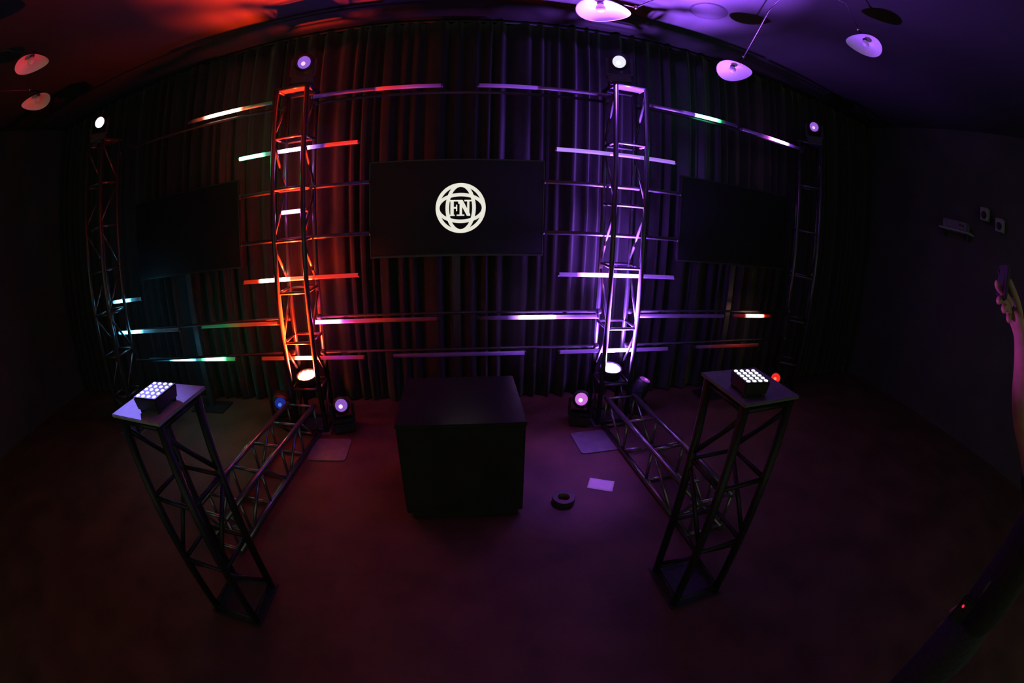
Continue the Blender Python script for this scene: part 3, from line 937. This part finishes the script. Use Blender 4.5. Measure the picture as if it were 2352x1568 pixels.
skin_mesh('trousers', [
    [(1.47, -0.13, 1.06, (0.150, 0.110)), (1.47, -0.13, 0.95, (0.215, 0.150)), (1.382, -0.13, 0.84, 0.135), (1.375, -0.12, 0.70, 0.112), (1.37, -0.112, 0.50, 0.086), (1.37, -0.125, 0.30, 0.074), (1.37, -0.138, 0.09, 0.068)],
    [(1.47, -0.13, 0.95, 0), (1.558, -0.13, 0.84, 0.135), (1.57, -0.12, 0.70, 0.112), (1.58, -0.122, 0.50, 0.086), (1.585, -0.135, 0.30, 0.074), (1.59, -0.148, 0.09, 0.068)],
], M['jeans'], person)
for xa, xb, yb in ((1.37, 1.36, 0.06), (1.59, 1.607, 0.05)):
    skin_mesh('shoe', [[(xa, -0.175 if xa < 1.4 else -0.185, 0.047, 0.040), (xa, -0.11, 0.052, 0.046), (xb, -0.02, 0.046, 0.042), (xb, yb, 0.036, 0.034)]], M['black'], person)
skin_mesh('hair', [[(1.46, -0.005, 1.745, 0.040), (1.46, -0.06, 1.765, (0.070, 0.045)), (1.46, -0.12, 1.745, (0.078, 0.060)), (1.46, -0.145, 1.68, (0.074, 0.045)), (1.46, -0.14, 1.62, (0.055, 0.035))]], M['hair'], person)
for ex in (1.436, 1.484):
    obj('eye', lathe_mesh('eye', [(0.0, -0.011), (0.008, -0.008), (0.011, 0), (0.008, 0.008), (0.0, 0.011)], 14), M['bulb'], person, Matrix.Translation((ex, 0.012, 1.672)))
obj('mouth', box_mesh('mouth', (1.46, 0.010, 1.606), (0.046, 0.012, 0.010), 0.004), principled('lips', (0.35, 0.12, 0.10), 0.5, noise=0.1), person)

ph = thing('phone', 'black phone held up in the raised hand at the picture edge', 'phone', Matrix.Translation((1.032, 0.238, 1.845)) @ Matrix.Rotation(radians(24), 4, 'Z'))
obj('case', box_mesh('case', (0.028, 0.0, 0.028), (0.150, 0.009, 0.074), 0.004), M['black'], ph)
obj('camera_lens', lathe_mesh('camera_lens', [(0.0, 0.0), (0.008, 0.0), (0.008, 0.003), (0.0, 0.003)], 16), M['laminate'], ph, Matrix.Translation((0.085, 0.0045, 0.048)) @ Matrix.Rotation(-pi / 2, 4, 'X'))

rp = thing('radio_pack', 'small black belt pack with a red light at the hip of the person', 'radio', Matrix.Translation((1.292, -0.045, 1.0)) @ Matrix.Rotation(radians(8), 4, 'Z'))
obj('case', box_mesh('case', (0, 0, 0.035), (0.026, 0.062, 0.098), 0.006), M['black'], rp)
obj('antenna', rod_mesh(0.09, 0.005, 10, M['black']), None, rp, Matrix.Translation((0, -0.02, 0.08)))
obj('indicator_light', lathe_mesh('indicator_light', [(0.0055, 0.0), (0.005, 0.003), (0.0, 0.005)], 14), emitter('red_indicator', (1.0, 0.02, 0.06), 1.0), rp, Matrix.Translation((-0.013, 0.012, 0.056)) @ Matrix.Rotation(-pi / 2, 4, 'Y'))

# ------------------------------------------------------------------ fittings on the right-hand wall
sh = thing('wall_shelf', 'small wall shelf catching blue light high on the dark wall', 'shelf', Matrix.Translation((5.6, 2.13, 2.38)))
obj('board', box_mesh('board', (-0.10, 0, 0.0), (0.20, 0.52, 0.024), 0.003), M['tabletop'], sh)
for yy in (-0.2, 0.2):
    obj('bracket', box_mesh('bracket', (-0.07, yy, -0.05), (0.14, 0.02, 0.076), 0.003), M['black_metal'], sh)
bx = thing('amplifier', 'dim grey amplifier box standing on the wall shelf', 'amplifier', Matrix.Translation((5.49, 2.13, 2.392)))
obj('case', box_mesh('case', (0, 0, 0.055), (0.16, 0.40, 0.10), 0.004), M['plate'], bx)
for yy in (-0.14, -0.09):
    obj('knob', lathe_mesh('knob', [(0.014, 0), (0.012, 0.016), (0.0, 0.017)], 16), M['black'], bx, Matrix.Translation((-0.08, yy, 0.06)) @ Matrix.Rotation(-pi / 2, 4, 'Y'))
obj('foot', box_mesh('foot', (0, 0, 0.0025), (0.14, 0.36, 0.005)), M['black'], bx)
def wall_spot(y, z, label):
    root = thing('wall_speaker', label, 'speaker', Matrix.Translation((5.6, y, z)), 'small speakers on the dark wall')
    obj('cabinet', box_mesh('cabinet', (-0.10, 0, 0), (0.12, 0.13, 0.15), 0.008), M['tabletop'], root)
    obj('bracket', box_mesh('bracket', (-0.02, 0, 0), (0.05, 0.04, 0.05), 0.003), M['black_metal'], root)
    obj('cone', lathe_mesh('cone', [(0.045, 0.0), (0.045, 0.004), (0.036, 0.002), (0.014, -0.004), (0.0, 0.0)], 20), M['black'], root, Matrix.Translation((-0.161, 0, -0.015)) @ Matrix.Rotation(-pi / 2, 4, 'Y'))


wall_spot(1.66, 2.66, 'small square wall speaker next to the shelf on the dark wall')
wall_spot(1.41, 2.58, 'small square wall speaker further from the shelf on the dark wall')
